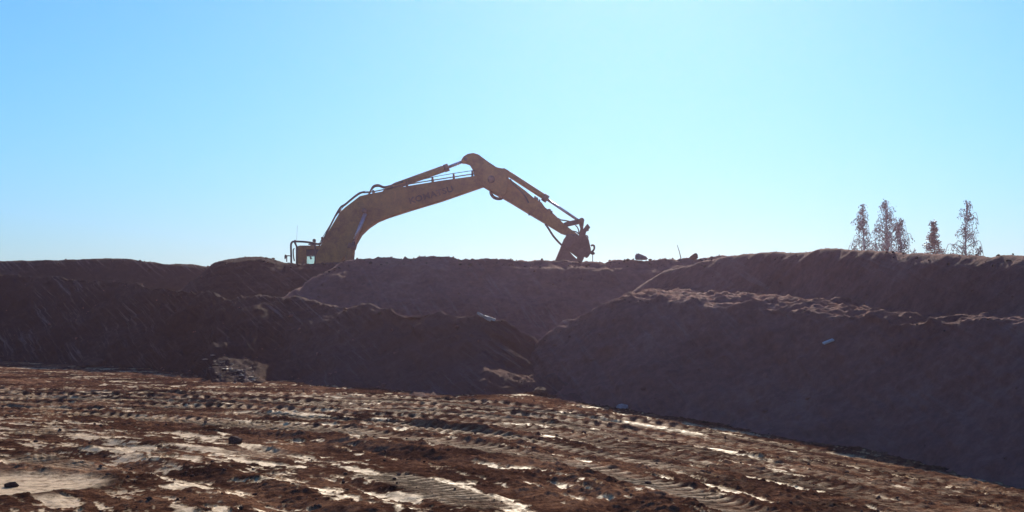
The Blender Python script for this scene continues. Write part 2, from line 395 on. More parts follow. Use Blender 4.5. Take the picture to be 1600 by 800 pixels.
# left bank, running from far left to the nose in the middle
def left_col(px, py, t, drop):
    b = float(base_d(px)); k = (HOR - py) / F
    dc = (CAMZ + t * b) / (t - k); zc = Z(py, dc); m = 0.55
    mid = (b + (dc - b) * m, zc * m - 0.06 * zc)
    if 325 < px < 420:                                         # low fan of washed-out pebbles
        b = 32.4 + 0.02 * abs(px - 375); mid = (b + 2.3, 0.47)
    return [(b - 2.4, -0.14), (b - 0.7, 0.05), mid, (dc, zc), (dc + 1.0, zc - drop * 0.3), (dc + 5.0, zc - drop), (dc + 7.5, 0.2)]
lb = {}
for px, py, t, drop in [(-600, 415, 0.62, 0.6), (-250, 423, 0.62, 0.6), (0, 428, 0.60, 0.6), (150, 434, 0.60, 0.6), (230, 443, 0.57, 0.6), (300, 453, 0.58, 0.5), (330, 456, 0.6, 0.5),
                        (350, 458, 0.6, 0.5), (400, 463, 0.6, 0.45), (428, 466, 0.44, 0.45), (480, 471, 0.405, 0.45), (540, 476, 0.405, 0.3), (600, 481, 0.47, 0.7), (660, 484.5, 0.58, 0.9), (700, 487, 0.62, 1.0),
                        (755, 491, 0.62, 1.0), (790, 502, 0.55, 1.0), (820, 522, 0.45, 1.0), (850, 545, 0.35, 0.8), (880, 572, 0.25, 0.5), (910, 612, 0.2, 0.2)]:
    lb[px] = left_col(px, py, t, drop)
left_bank, LBP, LBN = make_bank('left_bank', lb, M['bank_shade_tone'], counts=(6, 36, 36, 6, 10, 6), smooth_row=0.8,
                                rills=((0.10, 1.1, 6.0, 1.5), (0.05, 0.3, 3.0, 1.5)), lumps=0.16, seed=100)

# ridge far behind the left bank
rr = {}
for px, py in SKY:
    dc = 57.0
    rr[px] = [(dc - 4.0, 1.2), (dc - 2.4, 2.3), (dc - 0.35, Z(py, dc) - 0.14), (dc, Z(py, dc)), (dc + 0.9, Z(py, dc)), (dc + 5, 0.4)]
rr[400] = [(51.5, 0.9), (54, 1.2), (56.4, 1.7), (57, 1.8), (57.9, 1.8), (62, 0.4)]
RRP = make_bank('rear_ridge', rr, M['bank_shade_tone'], counts=(8, 20, 6, 5, 6), smooth_px=5, noise_amp=0.5, seed=200)[1]

# heaped mound behind, left of the excavator's cab
mo = {}
for px, py in [(250, 470), (285, 452), (305, 436), (322, 422), (335, 411), (350, 405), (385, 401), (410, 400), (425, 404), (432, 408), (445, 411), (480, 412), (520, 411), (560, 407), (600, 408), (640, 440)]:
    dc = 47.4; zc = Z(py, dc)
    mo[px] = [(43.0, 1.2), (44.2, min(zc - 0.1, 2.0)), (dc - 0.7, zc - 0.14), (dc, zc), (dc + 0.4, zc - 0.05), (dc + 2.2, 0.6)]
MOP = make_bank('spoil_mound', mo, M['bank_shade_tone'], dpx=1.8, counts=(6, 30, 6, 5, 8), smooth_px=3, noise_amp=0.7, seed=300)[1]

# central bank below the excavator
cb = {}
for px, py, dc, fz in [(400, 500, 40.6, 1.2), (425, 474, 41.3, 1.5), (440, 464, 41.8, 1.75), (465, 449, 42.6, 1.9), (490, 434, 43.4, 1.9), (520, 416, 44.2, 1.8), (545, 405, 44.8, 1.75), (600, 402, 45, 1.6), (650, 400, 45, 1.5), (665, 398, 45, 1.45), (690, 400, 45, 1.4),
                       (730, 403, 45, 1.2), (800, 404, 45, 0.9), (850, 405.5, 45, 0.75), (900, 406, 45, 0.8), (960, 403, 45, 1.0), (1000, 403, 45, 1.2), (1050, 401, 45, 1.3),
                       (1100, 401, 45, 1.4), (1160, 399, 45, 1.5), (1220, 400, 45, 1.5), (1300, 405, 45, 1.5)]:
    zc = Z(py, dc); fz = fz if fz < zc - 0.4 else zc - 0.4; f = dc - 0.7 - (zc - 0.3 - fz) / 0.6
    cb[px] = [(f - 1.2, fz - 1.0), (f, fz), (dc - 0.75, zc - 0.34), (dc - 0.45, zc - 0.28), (dc, zc), (dc + 0.5, zc - 0.03), (dc + 2.4, 0.75)]
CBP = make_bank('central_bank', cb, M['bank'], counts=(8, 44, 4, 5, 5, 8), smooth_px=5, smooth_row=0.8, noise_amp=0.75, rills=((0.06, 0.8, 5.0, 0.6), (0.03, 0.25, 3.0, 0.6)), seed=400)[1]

# right mound with the bench on top of it
def cut_d(px, py, t):                               # where a face of slope t, rising from the floor's edge, meets the sight line
    b = float(base_d(px)); return (CAMZ - base_z(px) + t * b) / (t - (HOR - py) / F)
CREST = [(870, 517), (920, 490), (960, 472), (985, 463), (1010, 463), (1050, 467), (1150, 476), (1300, 488), (1400, 500), (1500, 501), (1600, 500), (1800, 498), (2100, 495), (2600, 492)]
def face_t(px): return float(np.interp(px, [850, 1000, 1400], [0.60, 0.64, 0.88]))
BENCH = {}
for px, ln, py in [(1010, 8.0, 456), (1050, 7.5, 456), (1150, 6.0, 457), (1300, 3.6, 466), (1400, 2.5, 486), (1500, 2.0, 492), (1600, 1.8, 492), (1800, 1.8, 491), (2100, 1.8, 490), (2600, 1.8, 490)]:
    d_ = cut_d(px, np.interp(px, *zip(*CREST)), face_t(px)) + ln; BENCH[px] = (d_, Z(py, d_))
rb = {}
for px, cpy, dc, be in [(800, 640, 32.0, (33.5, -0.4)), (815, 590, 32.2, (33.8, -0.2)), (830, 545, 32.5, (34.2, 0.3)), (845, 532, 32.5, (34.6, 0.4))]:
    b = float(base_d(px)); zc = Z(cpy, dc)
    rb[px] = [(b - 1.0, -0.5), (b, 0.0), (b + (dc - b) * 0.5, zc * 0.46), (dc, zc), (dc + (be[0] - dc) * 0.35, zc + (be[1] - zc) * 0.45), be, (be[0] + 2, be[1] - 0.6)]
for px, cpy in CREST:
    b, bz = float(base_d(px)), base_z(px); dc = cut_d(px, cpy, face_t(px)); zc = Z(cpy, dc)
    be = BENCH.get(px) or (dc + 4.0, {870: 0.7, 920: 1.3, 960: 1.8, 985: 2.15}[px])
    nxt = (dc + (be[0] - dc) * 0.35, zc + (be[1] - zc) * 0.45) if px > 990 else (dc + 0.9, Z(cpy - 2.2, dc + 0.9))
    rb[px] = [(b - 1.8, bz - 0.16), (b - 0.25, bz + 0.05), (b + (dc - b) * 0.5, bz + (zc - bz) * 0.47), (dc, zc), nxt, be, (be[0] + 2, be[1] - 0.6)]
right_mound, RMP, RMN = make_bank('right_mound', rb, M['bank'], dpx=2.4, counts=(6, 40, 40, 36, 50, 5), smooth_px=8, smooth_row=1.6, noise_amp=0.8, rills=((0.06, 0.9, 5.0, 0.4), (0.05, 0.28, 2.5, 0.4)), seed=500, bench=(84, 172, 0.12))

# upper bank on the right, up to the plateau rim
ub = {}
for px, py in [(960, 470), (985, 458), (1000, 447), (1040, 422), (1070, 415), (1100, 408), (1130, 402), (1160, 398), (1200, 394), (1260, 395), (1275, 392), (1290, 388), (1310, 387), (1340, 391), (1400, 394), (1450, 397),
               (1500, 399), (1520, 397), (1543, 399), (1549, 402), (1558, 398), (1600, 398), (1800, 400), (2100, 398), (2600, 396)]:
    bx = sorted(BENCH); f = float(np.interp(px, bx, [BENCH[q][0] for q in bx])) - 0.5; fz = float(np.interp(px, bx, [BENCH[q][1] for q in bx])) - 0.03
    t = float(np.interp(px, [1050, 1400], [0.66, 1.0])); k = (HOR - py) / F
    dc = max(f + 0.3, (t * f + CAMZ - fz) / (t - k)); zc = Z(py, dc)
    ub[px] = [(f - 1.2, fz - 0.45), (f, min(fz, zc - 0.1)), (dc - 0.35, zc - 0.22), (dc, zc), (dc + 0.6, zc), (dc + 4.5, 0.7)]
UBP = make_bank('upper_bank', ub, M['bank'], counts=(8, 30, 6, 5, 8), smooth_px=4, noise_amp=0.5, rills=(), seed=600)[1]

# ------------------------------------------------------------------ excavator
EX_D = 52.0
EX_X, EX_Z = Xpx(490, EX_D), 1.0
exc = empty('excavator', (EX_X, EX_D, EX_Z))
tag(exc, 'large dusty yellow excavator with raised boom and lowered bucket behind the pit rim', 'excavator')
def L(px, py, y=0.0):
    dd = EX_D + y
    return Vector((Xpx(px, dd) - EX_X, y, Zpx(py, dd) - EX_Z))

def prism(name, poly, y0, y1, mat, parent, bev=0.02, local=False):
    """side outline in photo pixels (or local metres) extruded across the machine"""
    bm = bmesh.new()
    pts = [Vector((p[0], 0, p[1])) if local else L(p[0], p[1]) for p in poly]
    f = bm.faces.new([bm.verts.new((p.x, y0, p.z)) for p in pts])
    r = bmesh.ops.extrude_face_region(bm, geom=[f])
    for v in r['geom']:
        if isinstance(v, bmesh.types.BMVert): v.co.y = y1
    bmesh.ops.recalc_face_normals(bm, faces=bm.faces[:])
    if bev: bmesh.ops.bevel(bm, geom=bm.edges[:], offset=bev, segments=2, affect='EDGES', profile=0.5, clamp_overlap=True)
    return finish(name, bm, mat, parent)

def add_tube(bm, pts, r, sides=8, caps=True):
    pts = [Vector(p) for p in pts]; rings = []
    rr_ = r if isinstance(r, (list, tuple)) else [r] * len(pts)
    prev = None
    for i, p in enumerate(pts):
        t = (pts[min(i + 1, len(pts) - 1)] - pts[max(i - 1, 0)]).normalized()
        if prev is None:
            a = Vector((0, 0, 1)) if abs(t.z) < 0.9 else Vector((0, 1, 0))
            n = t.cross(a).normalized()
        else:
            n = (prev - t * prev.dot(t)).normalized()
        prev = n; b = t.cross(n)
        rings.append([bm.verts.new(p + (n * math.cos(k * 2 * math.pi / sides) + b * math.sin(k * 2 * math.pi / sides)) * rr_[i]) for k in range(sides)])
    for i in range(len(rings) - 1):
        for k in range(sides):
            bm.faces.new((rings[i][k], rings[i][(k + 1) % sides], rings[i + 1][(k + 1) % sides], rings[i + 1][k]))
    if caps: bm.faces.new(rings[0][::-1]); bm.faces.new(rings[-1])

def tube(name, pts, r, mat, parent, sides=10):
    bm = bmesh.new(); add_tube(bm, pts, r, sides); return finish(name, bm, mat, parent, smooth=sides > 6)

def curve_pts(pts, n=8):
    pts = [Vector(p) for p in pts]; out = []
    for i in range(len(pts) - 1):
        p0, p1, p2, p3 = pts[max(i - 1, 0)], pts[i], pts[i + 1], pts[min(i + 2, len(pts) - 1)]
        for k in range(n):
            t = k / n
            out.append(0.5 * ((2 * p1) + (p2 - p0) * t + (2 * p0 - 5 * p1 + 4 * p2 - p3) * t * t + (3 * p1 - p0 - 3 * p2 + p3) * t ** 3))
    out.append(pts[-1]); return out

def pin(name, px, py, r, y0, y1, mat, parent):
    a = L(px, py); return tube(name, [(a.x, y0, a.z), (a.x, y1, a.z)], r, mat, parent, 16)

def hose(name, pp, r, y, parent, mat=None):
    return tube(name, curve_pts([L(a, b, y) for a, b in pp]), r, mat or M['rubber'], parent, 6)

# boom
boom = prism('boom', [(488, 434), (494, 404), (505, 380), (512, 367.5), (532.5, 333), (541, 325), (564, 307.5), (577, 304.5), (614, 297.5), (637, 292), (690, 283.5), (741, 276.5), (762, 272),
                      (774, 281), (768, 288), (752, 293), (690, 314.5), (640, 329.5), (606, 340.5), (590, 347), (576, 356.5), (565, 367), (557, 381), (541, 401), (527, 420), (514, 436)],
             -0.36, 0.36, M['paint'], exc, 0.025)
for y0, y1 in ((-0.372, -0.362), (0.362, 0.372)):           # doubler plate round the cylinder pin
    prism('gusset', [(556, 336), (566, 322), (580, 318), (590, 324), (586, 338), (572, 346), (558, 346)], y0, y1, M['paint'], boom, 0)
pin('pivot_pin', 505, 424, 0.17, -0.46, 0.46, M['steel'], boom)
pin('cylinder_pin', 571.5, 331, 0.095, -0.60, 0.60, M['steel'], boom)
# cylinder brackets on the boom's back
for y0, y1 in ((-0.20, -0.13), (0.13, 0.20)):
    prism('bracket', [(596, 302), (604, 294), (612, 289), (620, 290), (634, 294), (638, 297), (620, 302), (604, 305)], y0, y1, M['paint'], boom, 0.008)
pin('pivot_pin', 613, 293, 0.06, -0.24, 0.24, M['steel'], boom)
# boom hoist cylinders, one on each side
for s in (-1, 1):
    y = 0.50 * s
    bar = tube('boom_cylinder', [L(541, 428, y), L(543.5, 414, y), L(549.0, 387, y), L(549.4, 385, y)], [0.15, 0.15, 0.15, 0.13], M['paint'], exc, 16)
    tube('rod', [L(549.0, 388, y), L(571, 333, y)], 0.072, M['rod'], bar, 14)
    tube('collar', [L(551.4, 381, y), L(549.0, 389, y)], 0.165, M['steel'], bar, 16)
    tube('feed_pipe', [L(550, 425, y - 0.17 * s), L(553, 398, y - 0.15 * s), L(554, 386, y - 0.10 * s)], 0.03, M['steel'], bar, 8)
# arm cylinder lying on top of the boom
ac = tube('arm_cylinder', [L(611, 293.5), L(618, 290.5), L(699, 261.8), L(700.5, 261.2)], [0.10, 0.125, 0.125, 0.11], M['paint'], exc, 16)
tube('rod', [L(699, 261.8), L(729, 250)], 0.058, M['rod'], ac, 14)
tube('collar', [L(694, 263.5), L(701, 261)], 0.145, M['steel'], ac, 16)
tube('feed_pipe', [L(622, 285.5), L(640, 278), L(690, 260)], 0.022, M['steel'], ac, 8)
# arm
arm = prism('arm', [(721, 251), (724.5, 245.5), (731, 241.5), (740, 240), (748, 242.5), (762, 253), (776, 262.3), (789, 265), (792, 271), (795, 280), (807, 288.5), (821, 299), (834, 310), (846, 317), (851, 324.5), (864, 334),
                    (880, 349.5), (889, 357), (903, 367), (905, 375), (899, 380), (889, 376), (885, 367.5), (877, 365), (855, 351.5), (827, 335), (800, 318.5), (787, 311), (772, 303), (764, 297.5), (753, 291),
                    (744, 281), (741, 275), (739, 266), (734, 257.5), (727, 255), (722, 255)], -0.26, 0.26, M['paint'], exc, 0.02)
for y0, y1 in ((-0.44, -0.365), (0.365, 0.44)):              # knuckle plates clasping the boom's end
    prism('knuckle_plate', [(746, 268), (756, 258), (770, 262), (786, 272), (794, 287), (791, 303), (783, 309), (771, 301), (757, 292), (748, 282)], y0, y1, M['paint'], arm, 0.012)
pin('pivot_pin', 768, 282, 0.14, -0.49, 0.49, M['steel'], arm)
pin('pivot_pin', 728, 250, 0.075, -0.31, 0.31, M['steel'], arm)
for a, b in ((838, 311.5), (858, 329.5)):
    p = L(a, b); tube('grease_block', [(p.x, -0.12, p.z), (p.x, 0.12, p.z)], 0.075, M['steel'], arm, 8)
# bucket cylinder
bc = tube('bucket_cylinder', [L(791, 270), L(796, 272.5), L(853, 309.4), L(855, 310.6)], [0.095, 0.106, 0.106, 0.095], M['paint'], exc, 16)
tube('rod', [L(853, 310.2), L(906, 346)], 0.052, M['rod'], bc, 14)
tube('collar', [L(848.5, 307.3), L(855.5, 311.8)], 0.145, M['steel'], bc, 16)
for y0, y1 in ((-0.19, -0.12), (0.12, 0.19)):
    prism('bracket', [(780, 264), (788, 263.5), (796, 268), (796, 276), (790, 280), (782, 274)], y0, y1, M['paint'], arm, 0.008)
# linkage
for s in (-1, 1):
    y0, y1 = (0.27 * s, 0.34 * s) if s > 0 else (-0.34, -0.27)
    prism('tipping_link', [(881, 353), (880, 349.5), (884, 347.5), (905, 343), (910, 342), (911, 347), (905, 349.5), (887, 353.5)], y0, y1, M['steel'], exc, 0.008)
prism('bucket_link', [(904, 344), (907, 342.3), (911, 343), (912, 348), (911, 356), (911.5, 366), (909, 373), (905, 373), (904.5, 366), (907, 357), (905, 350)], -0.22, 0.22, M['steel'], exc, 0.012)
pin('link_pin', 908, 345.5, 0.10, -0.40, 0.40, M['steel'], exc)
# quick coupler with its hydraulic head
qc = prism('quick_coupler', [(885, 366.5), (898, 366), (904, 369), (909, 361), (917, 350.5), (919.5, 353), (918.5, 355), (920, 356.5), (918.5, 360.5), (915.5, 362), (914, 367.5), (919, 375), (922, 388), (923, 395), (918, 402.8), (912, 400.5), (907, 405),
                           (899, 399), (891, 393), (886, 388.5), (881, 380), (880.5, 374), (883.5, 371)], -0.40, 0.40, M['steel'], exc, 0.02)
prism('hydraulic_head', [(914.5, 353.5), (917, 350.3), (922, 355.3), (921, 357.5), (919.2, 356.8), (920, 360.3), (917.5, 361.5)], -0.16, 0.16, M['black'], qc, 0.01)
pin('coupler_pin', 895, 372, 0.11, -0.52, 0.52, M['steel'], qc)
pin('coupler_pin', 908, 393, 0.09, -0.52, 0.52, M['steel'], qc)
# bucket : curved shell, side plates, cutting edge with teeth, hidden ends behind the rim
def bucket():
    outer = [(878, 382), (873, 394), (867.5, 407), (864, 422), (866, 438), (876, 452), (892, 458), (910, 457)]
    inner = [(909, 453), (893, 454), (878, 448.5), (870, 437), (868, 422), (871.5, 408), (877, 395), (882, 384)]
    b = prism('bucket', outer + inner, -0.75, 0.75, M['steel'], exc, 0.008)
    for y0, y1 in ((-0.775, -0.752), (0.752, 0.775)):
        prism('side_plate', outer + [(911, 440), (908, 424), (903, 409), (893.5, 400), (885.5, 391), (881, 384)], y0, y1, M['steel'], b, 0.004)
    for k in range(5):
        y = -0.64 + k * 0.32
        prism('tooth', [(905, 451), (911, 450), (923, 454.5), (911, 458), (905, 458.5)], y - 0.06, y + 0.06, M['steel'], b, 0.01)
    for y in (-0.5, 0.5):
        prism('ear', [(876, 386), (882, 372), (890, 369), (899, 372), (896, 380), (887, 391)], y - 0.045, y + 0.045, M['steel'], b, 0.008)
        prism('ear', [(903, 392), (908, 388), (914, 393), (911, 405), (906, 416), (902, 410)], y - 0.045, y + 0.045, M['steel'], b, 0.008)
    return b
bk = bucket()
tube('tow_hook', curve_pts([L(923, 394, -0.3), L(926.5, 392, -0.3), L(928.6, 388, -0.3), L(928, 384, -0.3), L(925.5, 383, -0.3), L(923.6, 384.4, -0.3)], 6), 0.035, M['black'], qc, 8)
tube('shackle', curve_pts([L(923, 395.5, -0.3), L(926, 397, -0.3), L(928.4, 396, -0.3), L(926.5, 394.4, -0.3), L(923.5, 394.6, -0.3)], 6), 0.03, M['black'], qc, 8)
tube('chain', [L(926, 397, -0.3), L(926, 412, -0.3)], 0.014, M['black'], qc, 6)
tube('hose_loop', curve_pts([L(914, 368, -0.2), L(917.5, 368.5, -0.2), L(918.7, 371.5, -0.2), L(917.3, 374.2, -0.2), L(915, 372.5, -0.2)], 6), 0.022, M['rubber'], qc, 6)
# hoses and pipes
for k, y in enumerate((-0.22, -0.08, 0.12)):
    hose('boom_pipe', [(498, 385), (503, 378), (508, 370 - k), (529, 329.5 - k), (540, 320.0 - k), (562, 303 - k), (577, 300.6), (612, 293.6), (640, 287.6), (690, 279.4), (741, 271.5)], 0.022, y, boom, M['black'])
hose('wire_loom', [(499, 381), (507, 366), (533, 327), (563, 301), (580, 299.5), (600, 296), (640, 285.5), (685, 275), (742, 266)], 0.013, -0.3, boom)
for a, b, c in ((504.5, 374, 0.2), (532, 331, 0.2), (584, 301, 0.2), (676, 280.5, 0.2), (709, 275, 0.2), (738, 270.5, 0.2), (636, 288, 0.2)):
    p0, p1 = L(a, b - 3.0), L(a + 1.0, b + 4.5)
    prism('pipe_clamp', [(a - 1.2, b - 3), (a + 1.2, b - 3.2), (a + 2.0, b + 6), (a - 1.2, b + 6)], -0.30, 0.20, M['steel'], boom, 0.006)
hose('hose', [(577, 303), (580, 296), (584, 290.5), (591, 289), (600, 292), (609, 290.5), (618, 288), (630, 284)], 0.032, -0.15, boom)
hose('hose', [(576, 304), (580, 297), (585, 292), (592, 291), (600, 293.5), (608, 292)], 0.032, 0.05, boom)
hose('hose', [(766, 299), (767, 304), (771, 309), (777, 311.3), (783, 311), (786, 309)], 0.036, -0.30, arm)
hose('hose', [(767, 298), (769, 303.5), (773, 307.5), (779, 309.5), (786, 308)], 0.03, 0.1, arm)
hose('hose', [(852, 350), (857, 357), (864, 368), (872, 377.5), (879, 384), (884, 387), (887, 383)], 0.042, -0.34, arm)
hose('hose', [(872, 341), (876, 343.5), (883, 344.5), (890, 346), (896, 346.5)], 0.026, -0.2, arm)
hose('hose', [(886, 355), (889, 359.5), (895, 361), (901, 362.5), (904, 365), (904, 360), (902, 355), (899, 352)], 0.024, -0.1, arm)
hose('hose', [(797, 280), (803, 288), (812, 297), (820, 306), (826, 317)], 0.03, -0.275, arm)
for a, b in ((827, 335), (836, 309.5), (843, 314.5), (862, 332)):
    prism('pipe_clamp', [(a - 1.5, b - 2), (a + 1, b - 2), (a + 1, b + 2), (a - 1.5, b + 2.6)], -0.29, -0.20, M['steel'], arm, 0.006)
# lettering on the boom's flank
def lettering():
    cu = bpy.data.curves.new('lettering', 'FONT'); cu.body = 'KOMATSU'; cu.size = 1.0; cu.extrude = 0.004; cu.offset = 0.034; cu.space_character = 1.08
    t = bpy.data.objects.new('lettering_source', cu); col.objects.link(t)
    dg = bpy.context.evaluated_depsgraph_get(); me = bpy.data.meshes.new_from_object(t.evaluated_get(dg))
    col.objects.unlink(t); bpy.data.objects.remove(t)
    co = np.array([v.co[:] for v in me.vertices]); lo, hi = co.min(0), co.max(0)
    a, b = L(642, 320), L(709.5, 300.5)
    wid = (b - a).length; hei = 9.6 * EX_D / F
    ex = (b - a).normalized(); ez = Vector((-ex.z, 0, ex.x))
    for v in me.vertices:
        q = a + ex * ((v.co.x - lo[0]) / (hi[0] - lo[0]) * wid) + ez * ((v.co.y - lo[1]) / (hi[1] - lo[1]) * hei)
        v.co = (q.x, -0.366 - v.co.z, q.z)
    me.materials.clear(); return link('lettering', me, M['letter'], boom)
lettering()

# cab, on the far side of the boom
def cab():
    y0, y1 = 0.48, 1.55
    zt = L(480, 383.5, y0).z; zb = 1.25
    xr, xf = L(462.5, 400, y0).x, L(541, 400, y0).x
    c = prism('cab', [(xr, zb), (xf, zb), (xf, zb + 0.75), (xr, zb + 0.75)], y0, y1, M['paint'], exc, 0.03, local=True)
    rt = 0.15
    prism('cab_roof', [(xr + 0.03, zt - rt), (xf - 0.15, zt - rt), (xf - 0.22, zt - 0.02), (xf - 0.5, zt), (xr + 0.12, zt), (xr, zt - 0.06)], y0, y1, M['paint'], c, 0.025, local=True)
    zh = L(480, 399, y0).z                      # dark header band over the side windows
    for ya, yb in ((y0 + 0.005, y0 + 0.05), (y1 - 0.05, y1 - 0.005)):
        prism('window_header', [(xr + 0.2, zh), (xf - 0.2, zh), (xf - 0.2, zt - rt + 0.002), (xr + 0.2, zt - rt + 0.002)], ya, yb, M['black'], c, 0.006, local=True)
        pw = 0.40 if ya < 1 else 0.27
        prism('pillar', [(xr, zb + 0.74), (xr + pw, zb + 0.74), (xr + pw - 0.02, zt - rt + 0.01), (xr + 0.02, zt - rt + 0.01)], ya - 0.004, yb + 0.002, M['paint'], c, 0.012, local=True)
        prism('pillar', [(xr + 0.98, zb + 0.74), (xr + 1.06, zb + 0.74), (xr + 1.06, zt - rt + 0.01), (xr + 0.98, zt - rt + 0.01)], ya - 0.004, yb + 0.002, M['black'], c, 0.012, local=True)
        prism('pillar', [(xf - 0.12, zb + 0.74), (xf - 0.02, zb + 0.74), (xf - 0.20, zt - rt + 0.01), (xf - 0.28, zt - rt + 0.01)], ya - 0.004, yb + 0.002, M['paint'], c, 0.012, local=True)
        ym = (ya + yb) / 2
        prism('window_pane', [(xr + pw - 0.01, zb + 0.76), (xf - 0.1, zb + 0.76), (xf - 0.25, zh - 0.004), (xr + pw - 0.015, zh - 0.004)], ym - 0.004, ym + 0.004, M['glass'], c, 0, local=True)
    # seat inside and a grab handle seen through the window
    prism('seat', [(xr + 0.75, zb + 0.5), (xr + 1.25, zb + 0.5), (xr + 1.25, zb + 0.78), (xr + 0.95, zb + 0.8), (xr + 0.9, zb + 1.15), (xr + 0.78, zb + 1.15)], y0 + 0.3, y1 - 0.3, M['rubber'], c, 0.04, local=True)
    tube('grab_handle', [L(485.4, 398, y0 + 0.1), L(485.2, 402.5, y0 + 0.1), L(486.4, 405, y0 + 0.1)], 0.035, M['black'], c, 8)
    return c, xr, xf, zt, zb
cb_, xr, xf, zt, zb = cab()
# upper frame, engine hood, counterweight, tracks (below the rim)
house = prism('house', [(-3.1, 1.15), (1.15, 1.15), (1.15, 1.75), (0.62, 1.9), (0.2, 1.9), (-0.12, 2.30), (-0.95, 2.36), (-3.1, 2.42)], -1.45, -0.45, M['paint'], exc, 0.05, local=True)
prism('engine_hood', [(-3.1, 1.15), (-0.72, 1.15), (-0.72, 2.25), (-0.9, 2.36), (-3.1, 2.42)], -0.44, 1.46, M['paint'], exc, 0.05, local=True)
prism('counterweight', [(-3.55, 1.05), (-3.12, 1.0), (-3.12, 2.45), (-3.35, 2.45), (-3.6, 2.2), (-3.68, 1.5)], -1.5, 1.5, M['steel'], exc, 0.08, local=True)
prism('boom_mount', [(-0.1, 1.15), (1.0, 1.15), (0.95, 1.5), (0.6, 2.42), (0.15, 2.42), (-0.05, 1.9)], -0.43, -0.37, M['paint'], exc, 0.01, local=True)
prism('boom_mount', [(-0.1, 1.15), (1.0, 1.15), (0.95, 1.5), (0.6, 2.42), (0.15, 2.42), (-0.05, 1.9)], 0.37, 0.43, M['paint'], exc, 0.01, local=True)
bm = bmesh.new(); add_tube(bm, [(-0.6, 0, 0.85), (-0.6, 0, 1.16)], 0.75, 28); finish('slewing_ring', bm, M['steel'], exc)
prism('undercarriage', [(-1.9, 0.45), (0.8, 0.45), (0.5, 0.9), (-1.6, 0.9)], -1.0, 1.0, M['steel'], exc, 0.04, local=True)
def track(y):
    prof = []
    for k in range(13): a = math.pi / 2 + math.pi * k / 12; prof.append((-2.6 + 0.46 * math.cos(a), 0.48 + 0.46 * math.sin(a)))
    for k in range(13): a = -math.pi / 2 + math.pi * k / 12; prof.append((1.5 + 0.46 * math.cos(a), 0.48 + 0.46 * math.sin(a)))
    t = prism('track', prof, y - 0.29, y + 0.29, M['steel'], exc, 0.02, local=True)
    per = []
    for i in range(len(prof)):
        a, b = Vector(prof[i]), Vector(prof[(i + 1) % len(prof)]); n = max(1, int((b - a).length / 0.21))
        for k in range(n): per.append((a.lerp(b, k / n), (b - a).normalized()))
    bm = bmesh.new(); bmesh.ops.create_cube(bm, size=1)
    me = bpy.data.meshes.new('track_shoe'); bm.to_mesh(me); bm.free()
    for p, tn in per:
        o = link('track_shoe', me, M['steel'], t)
        o.location = (p.x, y, p.y + 0.0); o.rotation_euler = (0, -math.atan2(tn.y, tn.x), 0); o.scale = (0.16, 0.62, 0.05)
for y in (-1.35, 1.35): track(y)
# rail, mirror, lamp, aerial
rail_y = -0.9
tube('handrail', curve_pts([L(455, 425, rail_y), L(455, 400, rail_y), L(454.6, 384, rail_y), L(456, 379, rail_y), L(460, 377.4, rail_y), L(475, 377.8, rail_y), L(487, 379.2, rail_y), L(497, 381.2, rail_y), L(502, 380, rail_y)], 5), 0.036, M['black'], exc, 8)
tube('handrail_post', [L(461, 375, rail_y), L(461, 380, rail_y), L(463.6, 385, rail_y), L(463.6, 420, rail_y)], 0.034, M['black'], exc, 8)
tube('handrail_post', [L(492.4, 380, rail_y), L(492.4, 420, rail_y)], 0.026, M['black'], exc, 8)
mir = tube('mirror_bracket', curve_pts([L(454, 400, rail_y), L(449.5, 399.6, rail_y), L(448.2, 401.5, rail_y), L(448, 409, rail_y)], 4), 0.02, M['black'], exc, 6)
prism('mirror', [(452.3, 399.3), (455.5, 400.5), (455.2, 402.6), (452.0, 407.2), (451.4, 403)], rail_y - 0.16, rail_y - 0.05, M['black'], mir, 0.01)
tube('wiper_arm', curve_pts([L(460, 388, 0.3), L(458.3, 391, 0.3), L(458.5, 400, 0.3), L(460, 408, 0.3)], 4), 0.024, M['black'], exc, 6)
bm = bmesh.new()
a = L(491, 381, 0.9)
for (zz, r) in ((0, 0.075),):
    add_tube(bm, [a + Vector((0, 0, z)) for z in (0, 0.05, 0.08, 0.13, 0.17, 0.19)], [0.05, 0.05, 0.062, 0.066, 0.055, 0.02], 14)
finish('beacon', bm, M['lamp'], exc, True)
tube('roof_rack', [L(482, 381.5, 0.9), L(501, 381.8, 0.9)], 0.03, M['black'], exc, 6)
prism('roof_lamp', [(480, 383), (480.5, 380), (484.5, 379.6), (487, 381), (487, 383)], 0.75, 0.95, M['black'], exc, 0.01)
tube('aerial', [L(463, 383, 0.6), L(464.8, 352, 0.6)], 0.004, M['black'], exc, 5)

